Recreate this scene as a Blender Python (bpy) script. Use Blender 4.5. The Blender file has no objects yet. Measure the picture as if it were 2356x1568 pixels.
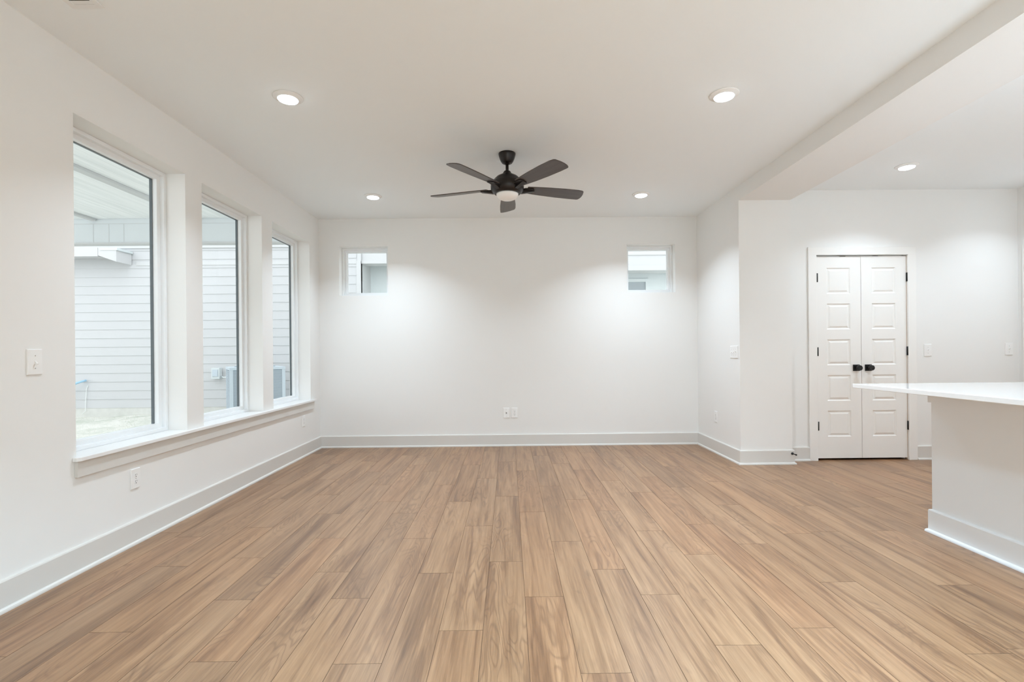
import bpy, bmesh, math, random
from mathutils import Vector, Matrix

random.seed(7)
S = bpy.context.scene
COL = S.collection
PI = math.pi

# ------------------------------------------------------------------ camera
XL, XR, YB, H = -2.272, 2.277, 5.994, 2.743      # left wall, right wall, back wall, ceiling
YC, XK, YD, XE = 4.900, 2.790, 5.040, 5.190      # column front, column right side, door wall, kitchen end wall
YN = -3.2                                        # wall behind the camera
EYE = 1.1399
yaw, roll = -0.0061, -0.00934
cam_d = bpy.data.cameras.new('camera')
cam = bpy.data.objects.new('camera', cam_d)
COL.objects.link(cam)
cam_d.sensor_fit = 'HORIZONTAL'
cam_d.sensor_width = 36.0
cam_d.lens = 1146.1 / 2356 * 36.0
cam_d.shift_y = 23.2 / 2356
cam_d.clip_start = 0.05
fwd = Vector((-math.sin(yaw), math.cos(yaw), 0))
rgt = Vector((math.cos(yaw), math.sin(yaw), 0))
upv = rgt.cross(fwd)
r2 = math.cos(roll) * rgt + math.sin(roll) * upv
u2 = -math.sin(roll) * rgt + math.cos(roll) * upv
M = Matrix((r2, u2, -fwd)).transposed().to_4x4()
M.translation = Vector((0, 0, EYE))
cam.matrix_world = M
S.camera = cam

# ------------------------------------------------------------------ sky, exposure
W = bpy.data.worlds.new('overcast_sky')
S.world = W
W.use_nodes = True
bgn = W.node_tree.nodes['Background']
bgn.inputs['Color'].default_value = (0.93, 0.965, 1.0, 1)
bgn.inputs['Strength'].default_value = 1.28
S.view_settings.view_transform = 'Standard'
S.view_settings.look = 'None'
S.view_settings.exposure = 0.90
S.view_settings.gamma = 1.0
S.view_settings.use_curve_mapping = False
S.cycles.use_denoising = True
S.cycles.max_bounces = 12
S.cycles.diffuse_bounces = 9
S.cycles.use_adaptive_sampling = True
S.cycles.adaptive_threshold = 0.05
S.cycles.transparent_max_bounces = 16
S.cycles.caustics_reflective = False
S.cycles.caustics_refractive = False
S.cycles.sample_clamp_indirect = 6.0

LAMP_W = 70.0            # one downlight
LAMP_COL = (0.745, 0.875, 1.0)
FILL_COL = (0.57, 0.82, 1.0)  # colour of the fill lights added out of view


# ------------------------------------------------------------------ materials
def new_mat(name):
    m = bpy.data.materials.new(name)
    m.use_nodes = True
    nt = m.node_tree
    b = nt.nodes['Principled BSDF']
    return m, nt, b


def mat(name, col, rough=0.5, metal=0.0, spec=0.5, noise=0.0, nscale=20.0, bump=0.0, bscale=200.0):
    m, nt, b = new_mat(name)
    b.inputs['Base Color'].default_value = (*col, 1)
    b.inputs['Roughness'].default_value = rough
    b.inputs['Metallic'].default_value = metal
    b.inputs['Specular IOR Level'].default_value = spec
    tc = nt.nodes.new('ShaderNodeTexCoord')
    if noise > 0:
        n = nt.nodes.new('ShaderNodeTexNoise')
        n.inputs['Scale'].default_value = nscale
        n.inputs['Detail'].default_value = 4
        nt.links.new(tc.outputs['Object'], n.inputs['Vector'])
        r = nt.nodes.new('ShaderNodeMix')
        r.data_type = 'RGBA'
        r.inputs[6].default_value = (*[c * (1 - noise) for c in col], 1)
        r.inputs[7].default_value = (*[min(1, c * (1 + noise)) for c in col], 1)
        nt.links.new(n.outputs['Fac'], r.inputs[0])
        nt.links.new(r.outputs[2], b.inputs['Base Color'])
    if bump > 0:
        n2 = nt.nodes.new('ShaderNodeTexNoise')
        n2.inputs['Scale'].default_value = bscale
        n2.inputs['Detail'].default_value = 2
        nt.links.new(tc.outputs['Object'], n2.inputs['Vector'])
        bp = nt.nodes.new('ShaderNodeBump')
        bp.inputs['Strength'].default_value = bump
        bp.inputs['Distance'].default_value = 0.002
        nt.links.new(n2.outputs['Fac'], bp.inputs['Height'])
        nt.links.new(bp.outputs['Normal'], b.inputs['Normal'])
    return m


def glass_mat():
    m, nt, b = new_mat('window_glass')
    nt.nodes.remove(b)
    out = nt.nodes['Material Output']
    tr = nt.nodes.new('ShaderNodeBsdfTransparent')
    tr.inputs['Color'].default_value = (0.95, 0.98, 0.98, 1)
    gl = nt.nodes.new('ShaderNodeBsdfGlossy')
    gl.inputs['Roughness'].default_value = 0.02
    lw = nt.nodes.new('ShaderNodeLayerWeight')
    lw.inputs['Blend'].default_value = 0.5      # thin pane: reflectance from the viewing angle, either side
    pw = nt.nodes.new('ShaderNodeMath')
    pw.operation = 'POWER'
    pw.inputs[1].default_value = 5.0
    nt.links.new(lw.outputs['Facing'], pw.inputs[0])
    fr = nt.nodes.new('ShaderNodeMath')
    fr.operation = 'MULTIPLY_ADD'
    fr.inputs[1].default_value = 0.9
    fr.inputs[2].default_value = 0.05
    nt.links.new(pw.outputs[0], fr.inputs[0])
    mx = nt.nodes.new('ShaderNodeMixShader')
    nt.links.new(fr.outputs[0], mx.inputs[0])
    nt.links.new(tr.outputs[0], mx.inputs[1])
    nt.links.new(gl.outputs[0], mx.inputs[2])
    nt.links.new(mx.outputs[0], out.inputs['Surface'])
    return m


def emit_mat(name, col, strength):
    m, nt, b = new_mat(name)
    b.inputs['Base Color'].default_value = (0.9, 0.9, 0.9, 1)
    b.inputs['Emission Color'].default_value = (*col, 1)
    b.inputs['Emission Strength'].default_value = strength
    return m


def wood_mat():
    m, nt, b = new_mat('plank_flooring')
    N, L = nt.nodes, nt.links

    def node(t, **kw):
        n = N.new(t)
        for k, v in kw.items():
            setattr(n, k, v)
        return n

    def mth(op, a, bb=None):
        n = node('ShaderNodeMath', operation=op)
        for i, v in enumerate((a, bb)):
            if v is None:
                continue
            if isinstance(v, (int, float)):
                n.inputs[i].default_value = v
            else:
                L.new(v, n.inputs[i])
        return n.outputs[0]

    def noise(vec, detail=3.0, rough=0.5, dist=0.0):
        n = node('ShaderNodeTexNoise')
        n.inputs['Scale'].default_value = 1.0
        n.inputs['Detail'].default_value = detail
        n.inputs['Roughness'].default_value = rough
        n.inputs['Distortion'].default_value = dist
        L.new(vec, n.inputs['Vector'])
        return n.outputs['Fac']

    def ramp(fac, stops):
        r = node('ShaderNodeValToRGB')
        el = r.color_ramp.elements
        while len(el) < len(stops):
            el.new(0.5)
        for e, (p, c) in zip(el, stops):
            e.position = p
            e.color = (*c, 1) if len(c) == 3 else c
        L.new(fac, r.inputs[0])
        return r.outputs[0]

    uv = node('ShaderNodeUVMap', uv_map='plank')
    att = node('ShaderNodeAttribute', attribute_name='plank_random')
    sep = node('ShaderNodeSeparateXYZ')
    L.new(uv.outputs[0], sep.inputs[0])
    U, V = sep.outputs[0], sep.outputs[1]
    sr = node('ShaderNodeSeparateColor')
    L.new(att.outputs['Color'], sr.inputs[0])
    R1, R2, R3 = sr.outputs[0], sr.outputs[1], sr.outputs[2]
    Z = mth('MULTIPLY', R2, 43.0)

    def vec(su, sv, dz=0.0):
        c = node('ShaderNodeCombineXYZ')
        L.new(mth('MULTIPLY', U, su), c.inputs[0])
        L.new(mth('MULTIPLY', V, sv), c.inputs[1])
        L.new(mth('ADD', Z, dz), c.inputs[2])
        return c.outputs[0]
    # broad brown streaks that wander along the plank, and narrower ones inside them
    streak = noise(vec(0.85, 13.0), 6.0, 0.60, 0.9)
    thin = noise(vec(2.2, 62.0, 3.0), 4.0, 0.6, 0.5)
    # growth rings: contour lines of a long smooth field
    field = noise(vec(1.25, 6.5, 11.0), 2.0, 0.45, 0.35)
    rings = mth('ADD', mth('MULTIPLY', mth('SINE', mth('MULTIPLY', field, 120.0)), 0.5), 0.5)
    rings = mth('POWER', rings, 4.0)
    ringmask = noise(vec(1.1, 4.5, 23.0), 1.0, 0.5)
    ringmask = ramp(ringmask, [(0.46, (0, 0, 0)), (0.62, (1, 1, 1))])
    rings = mth('MULTIPLY', rings, ringmask)
    fine = noise(vec(7.0, 300.0, 5.0), 4.0, 0.65)
    knot = noise(vec(3.2, 10.0, 31.0), 2.5, 0.5, 0.6)
    knot = ramp(knot, [(0.66, (0, 0, 0)), (0.78, (1, 1, 1))])
    mixed = mth('ADD', mth('MULTIPLY', streak, 0.80), mth('MULTIPLY', thin, 0.20))
    tone = ramp(mixed, [(0.34, (0.358, 0.210, 0.114)), (0.46, (0.325, 0.185, 0.098)),
                        (0.535, (0.280, 0.154, 0.080)), (0.61, (0.215, 0.114, 0.059)), (0.71, (0.150, 0.077, 0.041))])

    def mixc(fac, a, bb, mode='MIX'):
        n = node('ShaderNodeMix', data_type='RGBA', blend_type=mode)
        for i, v in ((0, fac), (6, a), (7, bb)):
            if isinstance(v, (int, float)):
                n.inputs[i].default_value = v
            elif isinstance(v, tuple):
                n.inputs[i].default_value = (*v, 1)
            else:
                L.new(v, n.inputs[i])
        return n.outputs[2]
    c = mixc(mth('MULTIPLY', rings, 0.55), tone, (0.165, 0.086, 0.047))
    c = mixc(mth('MULTIPLY', knot, 0.55), c, (0.125, 0.067, 0.040))
    th = ramp(thin, [(0.36, (1.06, 1.06, 1.06)), (0.62, (0.90, 0.89, 0.88))])
    c = mixc(1.0, c, th, 'MULTIPLY')
    fr = ramp(fine, [(0.34, (0.89, 0.885, 0.88)), (0.66, (1.09, 1.09, 1.09))])
    c = mixc(1.0, c, fr, 'MULTIPLY')
    pl = ramp(R1, [(0.0, (0.90, 0.895, 0.89)), (0.5, (1.0, 1.0, 1.0)), (1.0, (1.05, 1.05, 1.04))])
    c = mixc(1.0, c, pl, 'MULTIPLY')
    gr = ramp(R3, [(0.0, (0.985, 1.0, 1.03)), (0.6, (1.0, 1.0, 1.0)), (1.0, (1.03, 0.985, 0.97))])
    c = mixc(1.0, c, gr, 'MULTIPLY')
    L.new(c, b.inputs['Base Color'])
    b.inputs['Roughness'].default_value = 0.42
    L.new(mth('ADD', mth('MULTIPLY', fine, 0.16), 0.25), b.inputs['Roughness'])
    b.inputs['Specular IOR Level'].default_value = 0.5
    bp = node('ShaderNodeBump')
    bp.inputs['Strength'].default_value = 0.12
    bp.inputs['Distance'].default_value = 0.001
    L.new(mth('ADD', fine, mth('MULTIPLY', rings, -0.4)), bp.inputs['Height'])
    L.new(bp.outputs[0], b.inputs['Normal'])
    return m


def grass_mat():
    m, nt, b = new_mat('dormant_lawn')
    tc = nt.nodes.new('ShaderNodeTexCoord')
    n = nt.nodes.new('ShaderNodeTexNoise')
    n.inputs['Scale'].default_value = 2.2
    n.inputs['Detail'].default_value = 9
    n.inputs['Roughness'].default_value = 0.7
    nt.links.new(tc.outputs['Object'], n.inputs['Vector'])
    r = nt.nodes.new('ShaderNodeValToRGB')
    r.color_ramp.elements[0].position = 0.38
    r.color_ramp.elements[0].color = (0.48, 0.51, 0.44, 1)
    r.color_ramp.elements[1].position = 0.56
    r.color_ramp.elements[1].color = (0.70, 0.69, 0.64, 1)
    nt.links.new(n.outputs['Fac'], r.inputs[0])
    nt.links.new(r.outputs[0], b.inputs['Base Color'])
    b.inputs['Roughness'].default_value = 0.9
    return m


def board_mat(name, a, c, axis_scale):
    """painted boards with a faint brushed grain"""
    m, nt, b = new_mat(name)
    tc = nt.nodes.new('ShaderNodeTexCoord')
    mp = nt.nodes.new('ShaderNodeMapping')
    mp.inputs['Scale'].default_value = axis_scale
    n = nt.nodes.new('ShaderNodeTexNoise')
    n.inputs['Scale'].default_value = 1.0
    n.inputs['Detail'].default_value = 5
    n.inputs['Distortion'].default_value = 0.6
    nt.links.new(tc.outputs['Object'], mp.inputs['Vector'])
    nt.links.new(mp.outputs[0], n.inputs['Vector'])
    r = nt.nodes.new('ShaderNodeValToRGB')
    r.color_ramp.elements[0].position = 0.35
    r.color_ramp.elements[0].color = (*a, 1)
    r.color_ramp.elements[1].position = 0.62
    r.color_ramp.elements[1].color = (*c, 1)
    nt.links.new(n.outputs['Fac'], r.inputs[0])
    nt.links.new(r.outputs[0], b.inputs['Base Color'])
    b.inputs['Roughness'].default_value = 0.6
    return m


m_wall = mat('wall_paint', (0.820, 0.815, 0.800), 0.75, spec=0.25, bump=0.04, bscale=350)
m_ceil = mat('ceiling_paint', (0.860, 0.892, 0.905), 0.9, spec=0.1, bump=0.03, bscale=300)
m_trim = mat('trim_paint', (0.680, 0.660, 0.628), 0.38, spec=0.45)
m_door = mat('door_paint', (0.850, 0.838, 0.815), 0.40, spec=0.45)
m_stool = mat('window_board_paint', (0.850, 0.850, 0.850), 0.30, spec=0.5)
m_vinyl = mat('window_vinyl', (0.83, 0.845, 0.855), 0.35, spec=0.5)
m_pane_strip = mat('pane_strip', (0.10, 0.12, 0.13), 0.4)  # dark strip at the sides and top of the tall panes
m_glass = glass_mat()
m_wood = wood_mat()
m_groove = mat('plank_groove', (0.150, 0.085, 0.050), 0.8)
m_black = mat('matte_black_metal', (0.012, 0.012, 0.012), 0.42, metal=0.3)
m_bronze = mat('dark_bronze', (0.022, 0.017, 0.015), 0.36, metal=0.5)
m_blade = board_mat('fan_blade_finish', (0.048, 0.034, 0.029), (0.066, 0.050, 0.043), (3, 40, 3))
m_blade.node_tree.nodes['Principled BSDF'].inputs['Roughness'].default_value = 0.33
m_blade.node_tree.nodes['Principled BSDF'].inputs['Specular IOR Level'].default_value = 0.65
m_frost = mat('frosted_glass', (0.93, 0.93, 0.92), 0.35, spec=0.5)
m_plate = mat('white_plastic', (0.850, 0.845, 0.835), 0.32, spec=0.5)
m_slot = mat('socket_slot', (0.05, 0.045, 0.04), 0.6)
m_screw = mat('plate_screw', (0.55, 0.54, 0.52), 0.4)
m_quartz = mat('white_quartz', (0.80, 0.80, 0.80), 0.10, spec=0.6, noise=0.015, nscale=60)
m_island = mat('island_panel_paint', (0.815, 0.850, 0.880), 0.45, spec=0.4)
m_lens = emit_mat('lamp_lens', LAMP_COL, 9.0)
m_vent = mat('register_enamel', (0.80, 0.80, 0.79), 0.35)
m_dark = mat('painted_shade', (0.03, 0.028, 0.025), 0.8)  # near-black that stands in for shade inside duct and closet
m_jambwood = mat('bare_jamb_edge', (0.62, 0.50, 0.40), 0.6, noise=0.08, nscale=40)
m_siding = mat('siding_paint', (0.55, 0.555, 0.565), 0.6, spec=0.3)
m_exttrim = mat('exterior_trim_paint', (0.57, 0.575, 0.58), 0.55)
m_conc = mat('foundation_concrete', (0.62, 0.62, 0.59), 0.9, noise=0.12, nscale=9)
m_lawn = grass_mat()
m_blades = mat('grass_blade', (0.62, 0.63, 0.55), 0.9, noise=0.25, nscale=3)
m_porch = board_mat('porch_boards', (0.80, 0.82, 0.83), (0.90, 0.91, 0.92), (22, 0.8, 5))
m_header = mat('porch_header_panel', (0.66, 0.69, 0.71), 0.7, noise=0.03, nscale=1.5)
m_ac = mat('condenser_enamel', (0.50, 0.57, 0.63), 0.5)
m_acdark = mat('condenser_coil', (0.30, 0.38, 0.45), 0.8)
m_box = mat('utility_box_enamel', (0.60, 0.65, 0.66), 0.5)
m_blue = mat('blue_tubing', (0.33, 0.55, 0.72), 0.4)
m_cable = mat('white_cable', (0.8, 0.82, 0.82), 0.5)
m_shade = mat('recess_wall_paint', (0.74, 0.79, 0.80), 0.7)
m_pane = mat('far_window_pane', (0.30, 0.35, 0.38), 0.12, spec=0.8)


# ------------------------------------------------------------------ mesh helpers
class MB:
    """collects shapes into one mesh"""

    def __init__(self):
        self.v, self.f, self.mi, self.sm = [], [], [], []

    def quad(self, pts, mi=0, smooth=False):
        i = len(self.v)
        self.v += [tuple(p) for p in pts]
        self.f.append(tuple(range(i, i + len(pts))))
        self.mi.append(mi)
        self.sm.append(smooth)

    def box(self, a, b, mi=0):
        (x0, y0, z0), (x1, y1, z1) = [min(p, q) for p, q in zip(a, b)], [max(p, q) for p, q in zip(a, b)]
        i = len(self.v)
        self.v += [(x0, y0, z0), (x1, y0, z0), (x1, y1, z0), (x0, y1, z0), (x0, y0, z1), (x1, y0, z1), (x1, y1, z1), (x0, y1, z1)]
        for q in ((0, 3, 2, 1), (4, 5, 6, 7), (0, 1, 5, 4), (1, 2, 6, 5), (2, 3, 7, 6), (3, 0, 4, 7)):
            self.f.append(tuple(i + k for k in q))
            self.mi.append(mi)
            self.sm.append(False)

    def prism(self, poly, to3, mi=0):
        """poly: 2-D outline; to3(p, 0|1) gives the two end positions"""
        n = len(poly)
        i = len(self.v)
        self.v += [tuple(to3(p, 0)) for p in poly] + [tuple(to3(p, 1)) for p in poly]
        self.f.append(tuple(range(i + n - 1, i - 1, -1)))
        self.f.append(tuple(range(i + n, i + 2 * n)))
        self.mi += [mi, mi]
        self.sm += [False, False]
        for k in range(n):
            k2 = (k + 1) % n
            self.f.append((i + k, i + k2, i + n + k2, i + n + k))
            self.mi.append(mi)
            self.sm.append(False)

    def lathe(self, prof, seg=40, mi=0, axis='z', origin=(0, 0, 0), flip=False):
        """prof: (radius, height) pairs"""
        i = len(self.v)
        for r, h in prof:
            for k in range(seg):
                a = 2 * PI * k / seg
                p = (r * math.cos(a), r * math.sin(a), h)
                if axis == 'y':
                    p = (p[0], h, p[1])
                elif axis == 'x':
                    p = (h, p[0], p[1])
                self.v.append(tuple(o + q for o, q in zip(origin, p)))
        n = len(prof)
        for j in range(n - 1):
            for k in range(seg):
                k2 = (k + 1) % seg
                self.f.append((i + j * seg + k, i + j * seg + k2, i + (j + 1) * seg + k2, i + (j + 1) * seg + k))
                self.mi.append(mi)
                self.sm.append(True)
        for j in (0, n - 1):
            if prof[j][0] > 1e-5:
                self.f.append(tuple(i + j * seg + k for k in range(seg)))
                self.mi.append(mi)
                self.sm.append(False)

    def tube(self, pts, r, seg=10, mi=0):
        pts = [Vector(p) for p in pts]
        i = len(self.v)
        up = Vector((0, 0, 1))
        for j, p in enumerate(pts):
            d = (pts[min(j + 1, len(pts) - 1)] - pts[max(j - 1, 0)]).normalized()
            s = d.cross(up)
            if s.length < 1e-3:
                s = d.cross(Vector((1, 0, 0)))
            s.normalize()
            t = s.cross(d)
            rr = r[j] if isinstance(r, (list, tuple)) else r
            for k in range(seg):
                a = 2 * PI * k / seg
                self.v.append(tuple(p + rr * (math.cos(a) * s + math.sin(a) * t)))
        for j in range(len(pts) - 1):
            for k in range(seg):
                k2 = (k + 1) % seg
                self.f.append((i + j * seg + k, i + j * seg + k2, i + (j + 1) * seg + k2, i + (j + 1) * seg + k))
                self.mi.append(mi)
                self.sm.append(True)
        for j in (0, len(pts) - 1):
            self.f.append(tuple(i + j * seg + k for k in range(seg)))
            self.mi.append(mi)
            self.sm.append(False)

    def build(self, name, mats, parent=None, bevel=0.0, bseg=2):
        me = bpy.data.meshes.new(name)
        me.from_pydata(self.v, [], self.f)
        for m in (mats if isinstance(mats, (list, tuple)) else [mats]):
            me.materials.append(m)
        for p, mi, sm in zip(me.polygons, self.mi, self.sm):
            p.material_index = mi
            p.use_smooth = sm
        bm = bmesh.new()
        bm.from_mesh(me)
        bmesh.ops.remove_doubles(bm, verts=bm.verts, dist=1e-6)
        bmesh.ops.recalc_face_normals(bm, faces=bm.faces)
        if bevel > 0:
            ed = [e for e in bm.edges if len(e.link_faces) == 2 and e.calc_face_angle(0) > 0.6]
            bmesh.ops.bevel(bm, geom=ed, offset=bevel, segments=bseg, affect='EDGES', profile=0.5)
        bm.to_mesh(me)
        bm.free()
        o = bpy.data.objects.new(name, me)
        COL.objects.link(o)
        if parent is not None:
            o.parent = parent
        return o


def tag(o, label=None, cat=None, group=None, kind=None):
    if label:
        o['label'] = label
    if cat:
        o['category'] = cat
    if group:
        o['group'] = group
    if kind:
        o['kind'] = kind
    return o


def empty(name, loc, rotz=0.0):
    o = bpy.data.objects.new(name, None)
    o.empty_display_size = 0.05
    COL.objects.link(o)
    o.location = loc
    o.rotation_euler = (0, 0, rotz)
    return o


def copy_tree(o, parent=None):
    c = o.copy()
    COL.objects.link(c)
    if parent is not None:
        c.parent = parent
    for ch in list(o.children):
        copy_tree(ch, c)
    return c


def struct(o, label=None):
    o['kind'] = 'structure'
    if label:
        o['label'] = label
    return o


def holed_slab(us, vs, holes, to3, t):
    """a wall of thickness t over us x vs with rectangular holes; to3(u, v, w) maps to space"""
    mb = MB()
    U = sorted(set(list(us) + [h[0] for h in holes] + [h[1] for h in holes]))
    V = sorted(set(list(vs) + [h[2] for h in holes] + [h[3] for h in holes]))

    def inside(u, v):
        return any(h[0] < u < h[1] and h[2] < v < h[3] for h in holes)
    for i in range(len(U) - 1):
        for j in range(len(V) - 1):
            if inside((U[i] + U[i + 1]) / 2, (V[j] + V[j + 1]) / 2):
                continue
            for w in (0, t):
                mb.quad([to3(U[i], V[j], w), to3(U[i + 1], V[j], w), to3(U[i + 1], V[j + 1], w), to3(U[i], V[j + 1], w)])
    for a, b, c, d in list(holes) + [(us[0], us[1], vs[0], vs[1])]:
        for p, q in (((a, c), (b, c)), ((b, c), (b, d)), ((b, d), (a, d)), ((a, d), (a, c))):
            if abs(p[1] - vs[0]) < 1e-6 and abs(q[1] - vs[0]) < 1e-6 and (a, b, c, d) != (us[0], us[1], vs[0], vs[1]):
                continue
            mb.quad([to3(*p, 0), to3(*q, 0), to3(*q, t), to3(*p, t)])
    return mb


# ================================================================== STRUCTURE
# ---- floor: planks laid along Y, joints where the photograph has them
PW, PL = 0.17995, 1.2192
JOINT = {-12: 3.2, -11: 3.119, -10: 2.69, -9: 3.277, -8: 2.79, -7: 3.535, -6: 3.072, -5: 2.596, -4: 3.535, -3: 3.048, -2: 2.571,
         -1: 3.258, 0: 2.70, 1: 2.31, 2: 2.977, 3: 2.591, 4: 2.317, 5: 3.133, 6: 2.765, 7: 3.244, 8: 2.904, 9: 2.42, 10: 3.059}
mb = MB()
uvs, rnd = [], []
row = -13
G = 0.0009
while True:
    xc = -0.027 + PW * row
    x0, x1 = xc - PW / 2, xc + PW / 2
    if x0 > XE:
        break
    j0 = JOINT.get(row, random.uniform(2.2, 3.4))
    y = j0 - PL * 6
    while y < YB + 0.02:
        a, b_ = max(y, YN), min(y + PL, YB + 0.02)
        if b_ > a + 0.01:
            xa, xb = max(x0, XL - 0.02), min(x1, XE + 0.02)
            if xb - xa > 0.005:
                ro = (random.uniform(0, 40), random.choice((-1, 1)))
                rc = (random.random(), random.random(), random.random())
                X0, X1, Y0, Y1 = xa + G, xb - G, a + G, b_ - G
                for pts in ([(X0, Y0, 0), (X1, Y0, 0), (X1, Y1, 0), (X0, Y1, 0)],
                            [(X0, Y0, -.002), (X1, Y0, -.002), (X1, Y0, 0), (X0, Y0, 0)],
                            [(X1, Y0, -.002), (X1, Y1, -.002), (X1, Y1, 0), (X1, Y0, 0)],
                            [(X1, Y1, -.002), (X0, Y1, -.002), (X0, Y1, 0), (X1, Y1, 0)],
                            [(X0, Y1, -.002), (X0, Y0, -.002), (X0, Y0, 0), (X0, Y1, 0)]):
                    mb.quad(pts, 0 if pts[0][2] == 0 else 1)
                    for p in pts:
                        uvs.append((p[1] * ro[1] + ro[0], p[0]))
                        rnd.append(rc)
        y += PL
    row += 1
pts = [(XL - .02, YN, -.002), (XE + .02, YN, -.002), (XE + .02, YB + .02, -.002), (XL - .02, YB + .02, -.002)]
mb.quad(pts, 1)
for p in pts:
    uvs.append((p[1], p[0]))
    rnd.append((.5, .5, .5))
me = bpy.data.meshes.new('floor')
me.from_pydata(mb.v, [], mb.f)
me.materials.append(m_wood)
me.materials.append(m_groove)
me.uv_layers.new(name='plank')
me.color_attributes.new('plank_random', 'FLOAT_COLOR', 'CORNER')
for p, mi in zip(me.polygons, mb.mi):
    p.material_index = mi
me.uv_layers['plank'].data.foreach_set('uv', [c for p in uvs for c in p])
me.color_attributes['plank_random'].data.foreach_set('color', [c for p in rnd for c in (*p, 1.0)])
floor = bpy.data.objects.new('floor', me)
COL.objects.link(floor)
struct(floor, 'warm tan wood plank floor')

# ---- ceiling (with cut-outs left solid: fixtures are surface trims)
mb = MB()
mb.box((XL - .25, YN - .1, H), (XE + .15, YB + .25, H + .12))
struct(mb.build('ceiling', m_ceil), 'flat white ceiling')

# ---- walls
WIN = [(2.623, 3.526), (3.715, 4.613), (4.812, 5.712)]
WZ0, WZ1 = 0.575, 2.410
TL = 0.24
mb = holed_slab((YN, YB + .25), (-.25, H), [(a, b, WZ0, WZ1) for a, b in WIN], lambda u, v, w: (XL - w, u, v), TL)
struct(mb.build('wall_left', m_wall), 'white wall with three tall windows')
BW = [(-2.030, -1.446, 1.822, 2.414), (1.431, 2.014, 1.830, 2.414)]
mb = holed_slab((XL, XE + .1), (-.25, H), BW, lambda u, v, w: (u, YB + w, v), .22)
struct(mb.build('wall_back', m_wall), 'white end wall with two small square windows')
# right chase: the thick stub wall the beam lands on
mb = MB()
mb.box((XR, YC, -.01), (XK, YB, H))
struct(mb.build('wall_right', m_wall), 'white stub wall right of the end wall')
# kitchen end wall holding the double door
DX0, DX1, DZ1 = 3.112, 4.065, 2.096
mb = holed_slab((XK, XE + .1), (-.01, H), [(DX0, DX1, -.01, DZ1)], lambda u, v, w: (u, YD + w, v), .11)
struct(mb.build('wall_kitchen', m_wall), 'white wall around the double door')
KD = (4.06, 4.90)        # door in the kitchen side wall
mb = holed_slab((YN, YD), (-.01, H), [(KD[0], KD[1], -.01, 2.085)], lambda u, v, w: (XE + w, u, v), .11)
struct(mb.build('wall_kitchen_side', m_wall))
mb = MB()
mb.box((XL, YN - .1, -.01), (XE, YN, H))
struct(mb.build('wall_rear', m_wall))
# dropped beam from the stub wall towards the camera
mb = MB()
mb.box((XR, YN, 2.605), (XK, YC, H))
struct(mb.build('trim_1', m_wall), 'dropped white ceiling beam')


# ---- baseboards: one profile swept along a mitred path (room on the left-hand side of travel)
PROF = [(0, 0), (.027, 0), (.027, .007), (.0245, .014), (.019, .0185), (.0145, .020), (.0145, .134), (.011, .140), (.004, .1425), (0, .1425)]


def sweep(name, path, mats, parent=None, prof=PROF):
    P = [Vector((*p, 0)) for p in path]
    n = len(P)
    mbx = MB()
    rings = []
    for i in range(n):
        d0 = (P[i] - P[i - 1]).normalized() if i else (P[1] - P[0]).normalized()
        d1 = (P[i + 1] - P[i]).normalized() if i < n - 1 else d0
        n0 = Vector((-d0.y, d0.x, 0))
        n1 = Vector((-d1.y, d1.x, 0))
        m = (n0 + n1).normalized()
        m = m / max(0.3, m.dot(n0))
        rings.append([P[i] + m * o + Vector((0, 0, z)) for o, z in prof])
    k = len(prof)
    for i in range(n - 1):
        for j in range(k - 1):
            mbx.quad([rings[i][j], rings[i + 1][j], rings[i + 1][j + 1], rings[i][j + 1]])
    mbx.quad(rings[0][::-1])
    mbx.quad(rings[-1])
    return mbx.build(name, mats, parent)


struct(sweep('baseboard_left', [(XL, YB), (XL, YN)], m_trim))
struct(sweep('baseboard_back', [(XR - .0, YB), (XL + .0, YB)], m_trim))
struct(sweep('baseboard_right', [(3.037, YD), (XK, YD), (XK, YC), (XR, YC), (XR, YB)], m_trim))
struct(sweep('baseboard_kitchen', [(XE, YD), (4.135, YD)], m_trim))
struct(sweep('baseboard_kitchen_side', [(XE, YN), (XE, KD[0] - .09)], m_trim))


# ---- windows
def frame_ring(mb, u0, u1, v0, v1, wd, d0, d1, to3, mi=0):
    """rectangular mitred ring of bar width wd between depths d0 and d1"""
    o = [(u0, v0), (u1, v0), (u1, v1), (u0, v1)]
    n = [(u0 + wd, v0 + wd), (u1 - wd, v0 + wd), (u1 - wd, v1 - wd), (u0 + wd, v1 - wd)]
    for k in range(4):
        k2 = (k + 1) % 4
        mb.quad([to3(*o[k], d0), to3(*o[k2], d0), to3(*n[k2], d0), to3(*n[k], d0)], mi)
        mb.quad([to3(*o[k], d1), to3(*o[k2], d1), to3(*n[k2], d1), to3(*n[k], d1)], mi)
        mb.quad([to3(*o[k], d0), to3(*o[k2], d0), to3(*o[k2], d1), to3(*o[k], d1)], mi)
        mb.quad([to3(*n[k], d0), to3(*n[k2], d0), to3(*n[k2], d1), to3(*n[k], d1)], mi)


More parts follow.
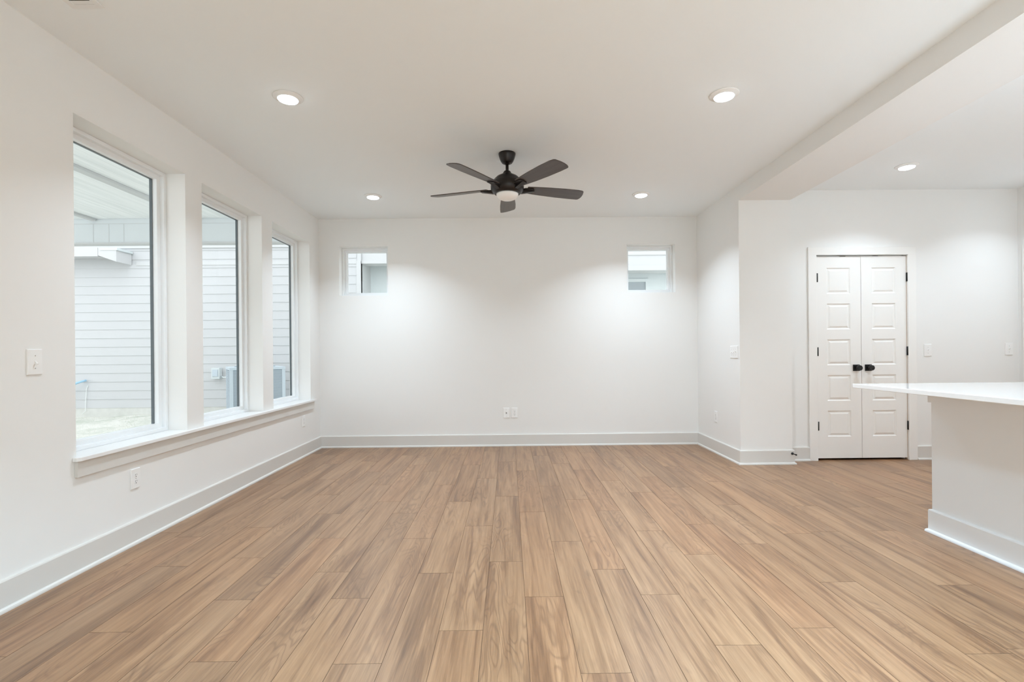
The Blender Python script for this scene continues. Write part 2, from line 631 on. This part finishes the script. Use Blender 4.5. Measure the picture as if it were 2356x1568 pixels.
def make_window(n, u0, u1, v0, v1, to3, label, rec, w1, w2, m_strip):
    root = struct(empty('window_%d' % n, to3((u0 + u1) / 2, v0, rec)), label)
    root_l = Vector(root.location)

    def loc(u, v, w):
        return Vector(to3(u, v, w)) - root_l
    mb = MB()
    e = 0.0003
    frame_ring(mb, u0 + e, u1 - e, v0 + e, v1 - e, w1, rec, rec + .085, loc)
    mb.build('window_frame', m_vinyl, root, bevel=0.0025)
    mb = MB()
    frame_ring(mb, u0 + w1 - .003, u1 - w1 + .003, v0 + w1 - .003, v1 - w1 + .003, w2 + .003, rec + .028, rec + .078, loc)
    mb.build('sash', m_vinyl, root, bevel=0.003)
    s = w1 + w2
    mb = MB()
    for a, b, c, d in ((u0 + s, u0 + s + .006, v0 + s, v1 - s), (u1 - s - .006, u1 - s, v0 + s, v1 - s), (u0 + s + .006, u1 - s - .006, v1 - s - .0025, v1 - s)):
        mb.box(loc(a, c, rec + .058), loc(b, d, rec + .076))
    mb.build('pane_strip', m_strip, root)
    mb = MB()
    mb.quad([loc(u0 + s, v0 + s, rec + .0665), loc(u1 - s, v0 + s, rec + .0665), loc(u1 - s, v1 - s, rec + .0665), loc(u0 + s, v1 - s, rec + .0665)])
    mb.build('window_pane', m_glass, root)
    return root


SZ = 0.606      # top of the window board
for i, (a, b) in enumerate(WIN):
    make_window(i + 1, a, b, SZ, WZ1, lambda u, v, w: (XL - w, u, v),
                ('tall window nearest the camera on the left wall', 'middle tall window on the left wall', 'tall window next to the far left corner')[i], .134, .024, .030, m_pane_strip)
for i, (a, b, c, d) in enumerate(BW):
    make_window(i + 4, a, b, c, d, lambda u, v, w: (u, YB + w, v),
                ('small square window at the left of the end wall', 'small square window at the right of the end wall')[i], .105, .022, .026, m_vinyl)

# window board (stool) and apron under the three tall windows
mb = MB()
mb.prism([(XL - .13, 2.5985), (XL + .022, 2.5985), (XL + .036, 2.615), (XL + .036, 5.806), (XL + .022, 5.806), (XL - .0, 5.806), (XL - .0, 2.5985)][1:6] + [(XL + .001, 5.806), (XL + .001, 2.5985)],
         lambda p, k: (p[0], p[1], SZ - .021 + .021 * k))
for a, b in WIN:
    mb.box((XL - .21, a + .001, SZ - .021), (XL + .002, b - .001, SZ))
st = struct(mb.build('trim_2', m_stool, bevel=0.002), 'white window board running under the three tall windows')
mb = MB()
mb.box((XL + .0005, 2.612, .500), (XL + .018, 5.775, SZ - .0215))
mb.build('apron', m_trim, st, bevel=0.0015)


# ---- double door
def add_leaf(name, parent, x0, x1, y0, z0, z1):
    """moulded five-panel leaf, front at y0, built around its own origin in the parent's space"""
    mb = MB()
    ox, oy, oz = 0, 0, 0
    w = x1 - x0
    pw0, pw1 = x0 + .108, x1 - .108
    ph = .262
    tops = [z1 - .115 - k * .3625 for k in range(5)]
    holes = [(pw0, pw1, t - ph, t) for t in tops]
    fr = holed_slab((x0, x1), (z0, z1), holes, lambda u, v, wq: (u, y0 + wq, v), .035)
    # keep only front face cells, back and rim: panels get a moulded profile
    mb = MB()
    mb.v, mb.f, mb.mi, mb.sm = fr.v, fr.f, fr.mi, fr.sm
    for (a, b, c, d) in holes:
        prof = [(0, 0), (.004, .004), (.010, .008), (.016, .008), (.021, .0065), (.033, .0015)]
        prev = None
        for off, dep in prof:
            rg = [(a + off, y0 + dep, c + off), (b - off, y0 + dep, c + off), (b - off, y0 + dep, d - off), (a + off, y0 + dep, d - off)]
            if prev:
                for k in range(4):
                    k2 = (k + 1) % 4
                    mb.quad([prev[k], prev[k2], rg[k2], rg[k]])
            prev = rg
        mb.quad(prev)
    return mb.build(name, m_door, parent)


def knob_on(parent, x, y, z):
    """square rose with a short cylindrical knob, pointing to -Y"""
    mb = MB()
    mb.box((x - .0330, y - .008, z - .0325), (x + .0330, y, z + .0325))
    mb.lathe([(.012, -.008), (.012, -.030), (.019, -.036), (.0265, -.041), (.0265, -.060), (.0255, -.0615), (0, -.0615)], 36, 0, 'y', (x, y, z))
    return mb.build('knob', m_black, parent, bevel=0.0008)


d1 = struct(empty('door_1', ((DX0 + DX1) / 2, YD, 0)), 'white five-panel double door with black knobs')
D0 = Vector(d1.location)


def lx(x):
    return x - D0.x


# casing
mb = MB()
cw, ct = .0845, .018
c0, c1, cz = 3.037, 4.134, 2.163
for a, b, z0, z1 in ((c0, c0 + cw, 0, cz - cw + .004), (c1 - cw, c1, 0, cz - cw + .004), (c0, c1, cz - cw + .004, cz)):
    mb.box((lx(a), -ct, z0), (lx(b), -.0005, z1))
mb.build('casing', m_door, d1, bevel=0.002)
mb = MB()
jt = .012
mb.box((lx(DX0) + .001, .001, .0), (lx(DX0) + jt, .108, DZ1 - .001))
mb.box((lx(DX1) - jt, .001, .0), (lx(DX1) - .001, .108, DZ1 - .001))
mb.box((lx(DX0) + jt, .001, DZ1 - jt), (lx(DX1) - jt, .108, DZ1 - .001))
mb.box((lx(DX0) + jt, .045, .0), (lx(DX0) + jt + .012, .075, DZ1 - jt))
mb.box((lx(DX1) - jt - .012, .045, .0), (lx(DX1) - jt, .075, DZ1 - jt))
mb.box((lx(DX0) + jt, .045, DZ1 - jt - .012), (lx(DX1) - jt, .075, DZ1 - jt))
mb.build('jamb', m_door, d1)
# dark sheet painted in place of the unlit closet behind the gap
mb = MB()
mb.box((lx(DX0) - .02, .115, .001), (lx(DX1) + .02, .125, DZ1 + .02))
mb.build('closet_shade', m_dark, d1)
LX0, LXM, RX1 = 3.1265, 3.5830, 4.0450
la = add_leaf('door_leaf', d1, lx(LX0), lx(LXM) - .0015, .004, .022, 2.069)
ra = add_leaf('door_leaf', d1, lx(LXM) + .0025, lx(RX1), .004, .022, 2.070)
knob_on(la, lx(3.528), .004, .938)
knob_on(ra, lx(3.650), .004, .938)
for lf, xs in ((la, LX0), (ra, RX1)):
    for zc in (1.855, 1.105, .350):
        mb = MB()
        s = 1 if lf is ra else -1
        xa = lx(xs)
        xb = (xa - .0015, xa + .0165) if s < 0 else (xa - .001, xa + .0075)
        mb.box((xb[0], -.003, zc - .0445), (xb[1], .0035, zc + .0445))
        xm = xa + .004
        mb.lathe([(.0065, -.0445), (.0065, .0445)], 14, 0, 'z', (xm, -.006, zc))
        h = mb.build('hinge', m_black, lf)
for lf, xc in ((la, 3.405), (ra, 3.737)):
    mb = MB()
    mb.box((lx(xc) - .025, .003, 2.0702), (lx(xc) + .025, .022, 2.0738))
    mb.build('ball_catch', m_black, lf)
# bare edge strip on the hinge side
mb = MB()
mb.box((lx(RX1) + .0014, .006, .004), (lx(RX1) + .0076, .040, 2.070))
mb.build('jamb_edge', m_jambwood, d1)

# second door, in the kitchen side wall at the picture's right edge
d2 = struct(empty('door_2', (XE, (KD[0] + KD[1]) / 2, 0)), 'white door at the right edge of the picture')
D2 = Vector(d2.location)
mb = MB()
for a, b, z0, z1 in ((KD[0] - .085, KD[0] + .006, 0, 2.075), (KD[1] - .006, KD[1] + .085, 0, 2.075), (KD[0] - .085, KD[1] + .085, 2.075, 2.166)):
    mb.box((-.016, a - D2.y, z0), (-.0005, b - D2.y, z1))
mb.build('casing', m_door, d2, bevel=0.002)
mb = MB()
mb.box((.006, KD[0] + .003 - D2.y, .012), (.041, KD[1] - .003 - D2.y, 2.08))
lf2 = mb.build('door_leaf', m_door, d2, bevel=0.002)
mb = MB()
yk = KD[1] - .07 - D2.y
mb.box((-.002, yk - .033, .905), (.006, yk + .033, .971))
mb.lathe([(.012, -.002), (.012, -.030), (.0265, -.040), (.0265, -.060), (0, -.0615)], 30, 0, 'x', (0, yk, .938))
mb.build('knob', m_black, lf2)

# ================================================================== THINGS
# ---- recessed ceiling lights
LAMPS = [(-1.370, 3.130, 'recessed ceiling light in front of the tall window nearest the camera'),
         (1.370, 3.130, 'recessed ceiling light right of the fan, the nearer one beside the beam'),
         (-1.380, 5.120, 'recessed ceiling light above the small left window'),
         (1.375, 5.120, 'recessed ceiling light above the small right window'),
         (3.530, 4.380, 'recessed ceiling light in front of the double door'),
         (4.790, 4.380, 'recessed ceiling light just past the right edge, near the side door'),
         (3.530, 1.300, 'recessed fill light added above the island, out of view'),  # added unseen, like the rest below, to lift the room's brightness
         (4.640, 1.300, 'recessed fill light added behind the island, out of view'),
         (0.4, 0.600, 'flush fill light added above the camera, out of view'),
         (1.5, -1.600, 'flush fill light added behind the camera, out of view')]
POWER = [.115, .20, .135, .135, .065, .05, .30, .40, .34, 4.1]
SPREAD = [120] * 6 + [110, 110, 134, 140]


def make_lamp(i, x, y, label):
    flush = label.startswith('flush')
    k = 2.6 if flush else 1.0                      # wider flush fixtures are fill lights, added unseen to brighten the room
    r = tag(empty('fill_light' if flush else 'recessed_light', (x, y, H)), label, 'ceiling light', None if flush else 'recessed ceiling lights')
    mb = MB()
    mb.lathe([(.089 * k, -.0005), (.089 * k, -.004), (.084 * k, -.007), (.066 * k, -.010), (.062 * k, -.016)], 48)
    mb.build('trim_ring', m_plate, r)
    mb = MB()
    mb.lathe([(.0605 * k, -.014), (.058 * k, -.020), (.045 * k, -.0255), (.025 * k, -.028), (0, -.0285)], 48)
    mb.build('lens', m_lens, r)
    ld = bpy.data.lights.new('downlight', 'AREA')
    ld.shape = 'DISK'
    ld.size = .11 * k
    ld.energy = LAMP_W * POWER[i]
    ld.color = FILL_COL if flush else LAMP_COL
    ld.spread = math.radians(SPREAD[i])
    lo = bpy.data.objects.new('downlight', ld)
    COL.objects.link(lo)
    lo.parent = r
    lo.location = (0, 0, -.032)
    return r


for i, (x, y, lb) in enumerate(LAMPS):
    make_lamp(i, x, y, lb)

# ---- ceiling fan
FX, FY, FZ = -0.001, 4.045, 2.462
fan = tag(empty('ceiling_fan', (FX, FY, H)), 'dark bronze five-blade ceiling fan with white bowl light', 'ceiling fan')


def fz(z):
    return z - H


mb = MB()
mb.lathe([(.069, fz(2.7425)), (.0690, fz(2.734)), (.0665, fz(2.722)), (.060, fz(2.700)), (.050, fz(2.677)), (.040, fz(2.664)), (.030, fz(2.660)), (.022, fz(2.660)), (.022, fz(2.655)), (.014, fz(2.654))], 48)
mb.build('canopy', m_bronze, fan)
mb = MB()
mb.lathe([(.0125, fz(2.662)), (.0125, fz(2.575))], 24)
mb.build('downrod', m_bronze, fan)
mb = MB()
mb.lathe([(.0135, fz(2.604)), (.024, fz(2.600)), (.032, fz(2.590)), (.036, fz(2.575)), (.039, fz(2.571)), (.058, fz(2.567)), (.085, fz(2.553)), (.108, fz(2.530)), (.122, fz(2.506)), (.124, fz(2.5045)),
          (.124, fz(2.5015)), (.129, fz(2.499)), (.1355, fz(2.478)), (.134, fz(2.455)), (.124, fz(2.433)), (.108, fz(2.419)), (.094, fz(2.413)), (.092, fz(2.416))], 64)
mb.build('motor_housing', m_bronze, fan)
mb = MB()
mb.lathe([(.0905, fz(2.4165)), (.089, fz(2.406)), (.083, fz(2.392)), (.070, fz(2.378)), (.050, fz(2.369)), (.025, fz(2.3645)), (0, fz(2.3635))], 56)
mb.build('light_bowl', m_frost, fan)
R0, R1 = .165, .672
PITCH = math.radians(12.5)


def blade_mesh():
    """blade along +X, CCW tangent +Y; thin plate with rounded slanted tip"""
    out = []
    lead = [(R0, -.050), (R0 + .06, -.056), (R0 + .18, -.067), (R0 + .32, -.075), (R1 - .070, -.076), (R1 - .030, -.070), (R1 - .016, -.060)]
    tip = [(R1 - .004, -.020), (R1, .015), (R1 - .004, .045), (R1 - .014, .064)]
    trail = [(R1 - .026, .069), (R1 - .10, .0705), (R0 + .28, .068), (R0 + .14, .060), (R0 + .05, .052), (R0, .046)]
    return lead + tip + trail


out2d = blade_mesh()


def pitched(x, t, h):
    return (x, t * math.cos(PITCH) + h * math.sin(PITCH), fz(FZ) - t * math.sin(PITCH) + h * math.cos(PITCH))


mb = MB()
mb.prism(out2d, lambda p, k: pitched(p[0], p[1], -.0035 + .007 * k))
blade0 = mb.build('blade', m_blade, fan, bevel=0.0012, bseg=1)
# blade iron: a tapering wing-shaped bracket under the blade root
mb = MB()
pl = [(.112, -.022), (.150, -.040), (.215, -.040), (.232, -.010), (.222, .030), (.150, .034), (.112, .022)]
mb.prism(pl, lambda p, k: pitched(p[0], p[1], -.012 + .008 * k))
web = [(.105, fz(2.430)), (.128, fz(2.428)), (.228, fz(FZ) - .012), (.228, fz(FZ) - .004), (.128, fz(FZ) - .004), (.105, fz(FZ) - .004)]
mb.prism(web, lambda p, k: (p[0], (-.020 + .040 * k) * (1 if p[0] > .2 else .8), p[1] - (p[0] - .1) * 0))
iron0 = mb.build('blade_bracket', m_bronze, fan, bevel=0.002)
BA0 = math.radians(90)
for k in range(5):
    for src in (blade0, iron0):
        o = src if k == 0 else src.copy()
        if k:
            COL.objects.link(o)
            o.parent = fan
        o.rotation_euler = (0, 0, BA0 + math.radians(72) * k)

# ---- ceiling air register
vent = tag(empty('ceiling_register', (-1.923, 2.150, H)), 'white ceiling air register at the top left corner', 'vent')
mb = MB()
frame_ring(mb, -.0735, .0735, -.160, .160, .026, 0, .006, lambda u, v, w: (u, v, -.0005 - w))
mb.build('register_frame', m_vent, vent, bevel=0.002)
mb = MB()
mb.box((-.0475, -.134, -.0025), (.0475, .134, -.0008))  # solid dark plate in place of the shaded duct interior
mb.build('duct_shade', m_dark, vent)
mb = MB()
for k in range(7):
    y = -.110 + k * .037
    mb.prism([(y, -.0028), (y + .020, -.0052), (y + .021, -.0042), (y + .001, -.0018)], lambda p, kk: (-.0470 + .094 * kk, p[0], p[1]))
mb.build('louvres', m_vent, vent)


# ---- switches and sockets (built facing -Y around the origin, then turned)
def plate_part(w, h, parent):
    mb = MB()
    mb.prism([(-w / 2, -h / 2), (w / 2, -h / 2), (w / 2, h / 2), (-w / 2, h / 2)], lambda p, k: (p[0] * (1 - .07 * k * min(1, .075 / w)), -.0005 - .006 * k, p[1] * (1 - .045 * k)))
    return mb.build('wall_plate', m_plate, parent, bevel=0.0012)


def screw(parent, x, z):
    mb = MB()
    mb.lathe([(.0028, -.0064), (.0028, -.0072), (0, -.0073)], 14, 0, 'y', (x, 0, z))
    mb.box((x - .0004, -.0076, z - .0024), (x + .0004, -.0072, z + .0024), 1)
    mb.build('screw', [m_screw, m_slot], parent)


def make_switch(loc, rz, label, gangs=1, down=True):
    r = tag(empty('light_switch', loc, rz), label, 'light switch')
    w = .079 + .0455 * (gangs - 1)
    plate_part(w, .124, r)
    for g in range(gangs):
        x = (g - (gangs - 1) / 2) * .046
        mb = MB()
        mb.box((x - .0052, -.0072, -.012), (x + .0052, -.0062, .012))
        mb.build('toggle_surround', m_plate, r)
        mb = MB()
        s = -1 if (down if isinstance(down, bool) else down[g]) else 1
        mb.prism([(-.0005, -.0065), (.0005 + 0, -.0065), (.0042, -.016), (-.0042, -.016)][:0] or
                 [(s * -.006, -.0068), (s * .006, -.0068), (s * .0125, -.018), (s * .0075, -.0195)],
                 lambda p, k: (x - .0036 + .0072 * k, p[1], p[0]))
        mb.build('toggle', m_plate, r, bevel=0.0006)
        screw(r, x, .030)
        screw(r, x, -.030)
    return r


def make_outlet(loc, rz, label):
    r = tag(empty('wall_outlet', loc, rz), label, 'outlet')
    plate_part(.076, .122, r)
    for zc in (.0195, -.0195):
        mb = MB()
        n = 24
        poly = []
        for k in range(n):
            a = 2 * PI * k / n
            poly.append((max(-.0140, min(.0140, .0172 * math.cos(a))), .0140 * math.sin(a)))
        mb.prism(poly, lambda p, k: (p[0], -.006 - .0016 * k, zc + p[1]))
        f = mb.build('socket_face', m_plate, r)
        mb = MB()
        mb.box((-.0073, -.0081, zc + .0005), (-.0051, -.0077, zc + .0085))
        mb.box((.0051, -.0081, zc + .0012), (.0073, -.0077, zc + .0080))
        mb.lathe([(.0030, -.0077), (.0030, -.0081), (0, -.0081)], 14, 0, 'y', (0, 0, zc - .0072))
        mb.build('slots', m_slot, f)
    screw(r, 0, 0)
    return r


make_switch((XL, 2.396, 1.109), PI / 2, 'single white light switch on the left wall beside the nearest window')
make_switch((XR, 5.020, 1.109), -PI / 2, 'three-gang white switch plate on the stub wall by the column corner', 3, (True, True, False))
make_switch((4.256, YD, 1.110), 0, 'single white light switch just right of the double door', 1, False)
make_switch((5.087, YD, 1.114), 0, 'single white light switch beside the door at the right edge', 1, False)
make_outlet((XL, 3.030, .391), PI / 2, 'white double outlet under the window board, nearest the camera')
make_outlet((XL, 5.502, .391), PI / 2, 'white double outlet under the window board by the far corner')
make_outlet((.061, YB, .398), 0, 'white double outlet low in the middle of the end wall')
make_outlet((XR, 5.473, .397), -PI / 2, 'white double outlet low on the stub wall right of the end wall')
r = tag(empty('cable_plate', (-.038, YB, .398)), 'white cable jack plate left of the end wall outlet', 'wall plate')
plate_part(.076, .122, r)
mb = MB()
mb.lathe([(.0060, -.0062), (.0060, -.0080), (.0045, -.0080), (.0045, -.0140), (.0030, -.0140), (.0030, -.0125), (0, -.0125)], 18, 0, 'y')
mb.build('coax_jack', m_slot, r)
screw(r, 0, .0415)
screw(r, 0, -.0415)

# ---- door stop on the column's baseboard
r = tag(empty('door_stop', (2.779, YC - .0145, .107)), 'small black door stop on the baseboard at the column foot', 'door stop')
mb = MB()
mb.lathe([(.0125, .001), (.0125, -.004), (.009, -.008), (.0042, -.010), (.0042, -.060)], 24, 0, 'y')
mb.build('stop_rod', m_black, r)
mb = MB()
mb.lathe([(.0044, -.056), (.0078, -.059), (.0078, -.070), (.006, -.072), (0, -.072)], 24, 0, 'y')
mb.build('stop_tip', m_black, r)

# ---- kitchen island
IX0, IX1, IY0, IY1 = 2.600, 3.500, .55, 3.055
isl = tag(empty('kitchen_island', ((IX0 + IX1) / 2, (IY0 + IY1) / 2, 0)), 'white panelled kitchen island base at the right edge', 'kitchen island')
IO = Vector(isl.location)


def il(x, y, z):
    return (x - IO.x, y - IO.y, z)


mb = MB()
mb.box(il(IX0, IY0, .002), il(IX1, IY1, .8835))
mb.build('island_body', m_island, isl)
ip = [(IX0 - IO.x, IY0 - IO.y), (IX1 - IO.x, IY0 - IO.y), (IX1 - IO.x, IY1 - IO.y), (IX0 - IO.x, IY1 - IO.y)]
ring = [(IX0 - IO.x, .0 - IO.y + 1.5), (IX0 - IO.x, IY0 - IO.y), (IX1 - IO.x, IY0 - IO.y), (IX1 - IO.x, IY1 - IO.y), (IX0 - IO.x, IY1 - IO.y), (IX0 - IO.x, .0 - IO.y + 1.499)]
sweep('island_baseboard', [ring[0], ring[5], *ring[4:0:-1], ring[0]][1:], m_trim and m_island, isl)
FRZ = [(0, .800), (.012, .800), (.012, .8833), (0, .8833)]
sweep('top_rail', [ring[5], *ring[4:0:-1], ring[0]], m_island, isl, FRZ)
ct = MB()
ct.prism([(2.200, .40), (3.56, .40), (3.56, 3.180), (2.200, 3.180)], lambda p, k: (p[0], p[1], .8845 + .0265 * k))
ctop = ct.build('countertop', m_quartz, None, bevel=0.0025)
tag(ctop, 'white quartz countertop overhanging the island at the right edge', 'countertop')

# ================================================================== OUTSIDE
GZ = -.10
mb = MB()
nx, ny = 60, 50
X0, X1, Y0, Y1 = -16.0, 9.0, -1.0, 10.4


def gh(x, y):
    return GZ + .03 * math.sin(x * 1.3 + 2 * math.sin(y * .9)) * math.sin(y * 1.7) + .012 * math.sin(x * 5.1 + y * 3.3) - max(0, .06 * (y - 9.2)) * 0


xs = [X0 + (XL - TL - .02 - X0) * i / nx for i in range(nx + 1)]
ys = [Y0 + (Y1 - Y0) * j / ny for j in range(ny + 1)]
for i in range(nx):
    for j in range(ny):
        mb.quad([(xs[i], ys[j], gh(xs[i], ys[j])), (xs[i + 1], ys[j], gh(xs[i + 1], ys[j])), (xs[i + 1], ys[j + 1], gh(xs[i + 1], ys[j + 1])), (xs[i], ys[j + 1], gh(xs[i], ys[j + 1]))], 0, True)
lawn = mb.build('lawn', m_lawn)
tag(lawn, 'pale dormant lawn outside the tall windows', 'lawn', kind='structure')
mb = MB()
mb.quad([(XL - TL - .02, YB + .23, GZ), (9, YB + .23, GZ), (9, 13.5, GZ), (XL - TL - .02, 13.5, GZ)])
struct(mb.build('side_yard', m_lawn), 'lawn beyond the end wall')
mb = MB()
rg = random.Random(3)
for k in range(14000):
    x, y = rg.uniform(-9.6, -4.6), rg.uniform(6.2, 10.1)
    if abs(x + 4.765) < .9 and y > 8.5:
        continue
    z = gh(x, y) - .003
    a, hgt, w = rg.uniform(0, 2 * PI), rg.uniform(.008, .026), rg.uniform(.001, .0028)
    lx_, ly_ = rg.uniform(-.03, .03), rg.uniform(-.03, .03)
    dx, dy = w * math.cos(a), w * math.sin(a)
    mb.quad([(x - dx, y - dy, z), (x + dx, y + dy, z), (x + lx_, y + ly_, z + hgt)])
g = mb.build('grass', m_blades)
tag(g, 'pale dry grass blades on the lawn outside the nearest tall window', 'grass', kind='stuff')

# covered porch of this house, beyond the tall windows
mb = MB()
PZ = 3.150
XP = XL - TL - .005
k = 0
x = XP
while x > -8.2:
    mb.box((x - .138, .2, PZ), (x, 7.40, PZ + .03))
    x -= .140
porch = mb.build('porch_ceiling', m_porch, bevel=0.003, bseg=1)
struct(porch, 'white board ceiling of the porch outside the tall windows')
for xb, w in ((-4.59, .10), (-6.11, .07)):
    mb = MB()
    mb.box((xb - w / 2, .2, PZ - .035), (xb + w / 2, 7.39, PZ - .0005))
    mb.build('ceiling_batten', m_exttrim, porch, bevel=0.004)
mb = MB()
mb.box((-8.2, 7.405, 2.800), (XP, 7.545, PZ + .10))
hd = struct(mb.build('porch_header', m_header), 'grey header panel at the end of the porch')
mb = MB()
mb.box((-8.2, 7.4025, PZ - .077), (XP, 7.4045, PZ - .071))
for xb in (-6.13, -5.9, -5.68):
    mb.box((xb - .003, 7.4025, 2.80), (xb + .003, 7.4045, PZ - .079))
mb.build('panel_batten', m_exttrim, hd)
mb = MB()
mb.box((-8.2, 7.39, 2.780), (XP, 7.56, 2.7995))
mb.build('edge_strip', m_exttrim, hd)

# neighbouring house
YS = 10.24
nb = tag(empty('neighbouring_house', (-7, YS, 0)), 'white clapboard house across the side yard', 'house')


def nl(x, y, z):
    return (x + 7, y - YS, z)


EXP = .1778
XC = -3.02


def siding(xa, xb, za, zb, yy):
    m_ = MB()
    z = za
    while z < zb - .01:
        z2 = min(z + EXP, zb)
        p = [nl(xa, yy - .012, z), nl(xb, yy - .012, z), nl(xb, yy - .002, z2), nl(xa, yy - .002, z2)]
        m_.quad(p)
        m_.quad([nl(xa, yy, z), nl(xb, yy, z), nl(xb, yy - .012, z), nl(xa, yy - .012, z)])
        z = z2
    return m_


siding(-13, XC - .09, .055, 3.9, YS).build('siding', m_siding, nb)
mb = MB()
mb.box(nl(-13, YS + .001, -.3), nl(XC, YS + 1.9, 3.9))
mb.build('wall_core', m_exttrim, nb)
mb = MB()
mb.box(nl(-13, YS - .006, -.3), nl(XC, YS + .02, .054))
mb.build('foundation', m_conc, nb)
mb = MB()
mb.box(nl(XC - .09, YS - .022, .055), nl(XC, YS + .09, 3.02))
mb.build('corner_board', m_exttrim, nb, bevel=0.003)
mb = MB()
mb.box(nl(-7.6, YS - .020, 2.955), nl(XC - .09, YS - .002, 3.035))
mb.build('belt_trim', m_exttrim, nb, bevel=0.003)
mb = MB()
mb.box(nl(-13, YS - .035, 3.305), nl(XC - .09, YS - .002, 3.42))
mb.build('frieze_board', m_exttrim, nb, bevel=0.003)
# gutter run with its boxed end, at the left of the nearest window
mb = MB()
mb.prism([(-.42, 3.075), (-.30, 3.075), (-.06, 3.10), (-.013, 3.10), (-.013, 3.245), (-.42, 3.245)], lambda p, k: nl(-13 + 4.95 * k, YS + p[0], p[1]))
mb.build('gutter', m_exttrim, nb)
mb = MB()
mb.prism([(-8.045, 3.090), (-7.69, 2.965), (-7.69, 3.225), (-8.045, 3.245)], lambda p, k: nl(p[0], YS - .42 + .407 * k, p[1]))
mb.build('eave_return', m_exttrim, nb, bevel=0.004)
mb = MB()
mb.box(nl(-8.0, YS - .43, 3.19), nl(-7.66, YS - .02, 3.235))
mb.build('gutter_end', m_box, nb)
# porch recess of the neighbour seen through the two small windows
mb = MB()
mb.box(nl(XC, YS + .70, -.3), nl(5.0, YS + .85, 3.6))
mb.build('recess_wall', m_shade, nb)
mb = MB()
mb.box(nl(XC + .002, YS + .05, 3.02), nl(-.2, YS + .30, 3.9))
mb.box(nl(XC + .002, YS + .02, 2.965), nl(-.2, YS + .33, 3.0195))
mb.build('porch_beam', m_exttrim, nb, bevel=0.003)
mb = MB()
mb.box(nl(-.2, YS - .05, 2.86), nl(5.0, YS + .25, 3.9))
mb.box(nl(-.2, YS - .10, 2.760), nl(5.0, YS + .30, 2.859))
mb.box(nl(-.2, YS - .07, 3.08), nl(5.0, YS - .049, 3.09))
mb.build('porch_beam', m_exttrim, nb, bevel=0.003)
mb = MB()
mb.box(nl(XC, YS + .35, 3.40), nl(5.0, YS + .69, 3.45))
mb.build('porch_soffit', m_exttrim, nb)
w = MB()
frame_ring(w, 1.4, 3.08, .9, 2.70, .07, 0, .04, lambda u, v, d: nl(u, YS + .699 - d, v))
w.box(nl(1.47, YS + .665, 2.30), nl(3.01, YS + .69, 2.36))
wf = w.build('window_frame', m_shade, nb)
w = MB()
w.box(nl(1.471, YS + .685, .971), nl(3.009, YS + .698, 2.629))
w.build('window_pane', m_pane, wf)

# condenser
ac = tag(empty('air_conditioner', (-4.765, 9.377, -.04), math.radians(33)), 'pale grey outdoor air conditioner by the clapboard wall', 'air conditioner')
mb = MB()
mb.box((-.52, -.52, -.10), (.52, .52, .035))
mb.build('pad', m_conc, ac)
A = .45
mb = MB()
mb.box((-A + .02, -A + .02, .06), (A - .02, A - .02, .89))
mb.build('coil', m_acdark, ac)
mb = MB()
for sx in (-1, 1):
    for sy in (-1, 1):
        mb.box((sx * A, sy * A, .036), (sx * (A - .055), sy * (A - .055), .90))
mb.box((-A, -A, .036), (A, A, .085))
mb.box((-A - .004, -A - .004, .885), (A + .004, A + .004, .935))
for k in (-1, 1):
    mb.box((-.012, k * A, .085), (.012, k * (A - .03), .885))
    mb.box((k * A, -.012, .085), (k * (A - .03), .012, .885))
mb.build('cabinet', m_ac, ac, bevel=0.004)
mb = MB()
n = 38
for k in range(n):
    z = .095 + .785 * k / n
    for s in (-1, 1):
        mb.box((-A + .055, s * (A - .003), z), (A - .055, s * (A - .016), z + .010))
        mb.box((s * (A - .003), -A + .055, z), (s * (A - .016), A - .055, z + .010))
mb.build('louvres', m_ac, ac)
mb = MB()
mb.lathe([(.34, .935), (.34, .945), (.30, .952), (.05, .956), (0, .956)], 40)
mb.build('fan_guard', m_acdark, ac)

# disconnect box on the clapboard wall and its whip
bx = tag(empty('disconnect_box', (-5.955, YS - .013, .74)), 'small pale utility box on the clapboard wall left of the air conditioner', 'utility box')
mb = MB()
mb.box((-.085, -.10, -.11), (.085, 0, .115))
mb.build('box_body', m_box, bx, bevel=0.006)
mb = MB()
mb.box((-.055, -.112, -.06), (.055, -.1005, .08))
mb.build('cover', m_acdark and m_ac, bx, bevel=0.003)
mb = MB()
mb.tube([(-5.86, YS - .06, .68), (-5.80, YS - .09, .66), (-5.70, YS - .14, .665), (-5.58, YS - .2, .675), (-5.47, YS - .3, .675)], .013)
o = mb.build('electrical_whip', m_box)
tag(o, 'short grey electrical whip from the utility box to the air conditioner', 'cable')

# blue tubing and thin cable by the clapboard wall, left in the nearest window
mb = MB()
mb.tube([(-9.05, YS - .25, .10), (-8.98, YS - .22, .30), (-8.86, YS - .18, .48), (-8.74, YS - .14, .57), (-8.66, YS - .10, .605), (-8.60, YS - .05, .625)], .022)
o = mb.build('tubing', m_blue)
tag(o, 'pale blue tubing curving out of the clapboard wall', 'tubing')
mb = MB()
mb.tube([(-8.60, YS - .02, .52), (-8.62, YS - .03, .45), (-8.64, YS - .03, .2), (-8.64, YS - .035, 0.0), (-8.70, YS - .05, -.06)], .006)
o = mb.build('cable', m_cable)
tag(o, 'thin white cable hanging from the clapboard wall beside the blue tubing', 'cable')
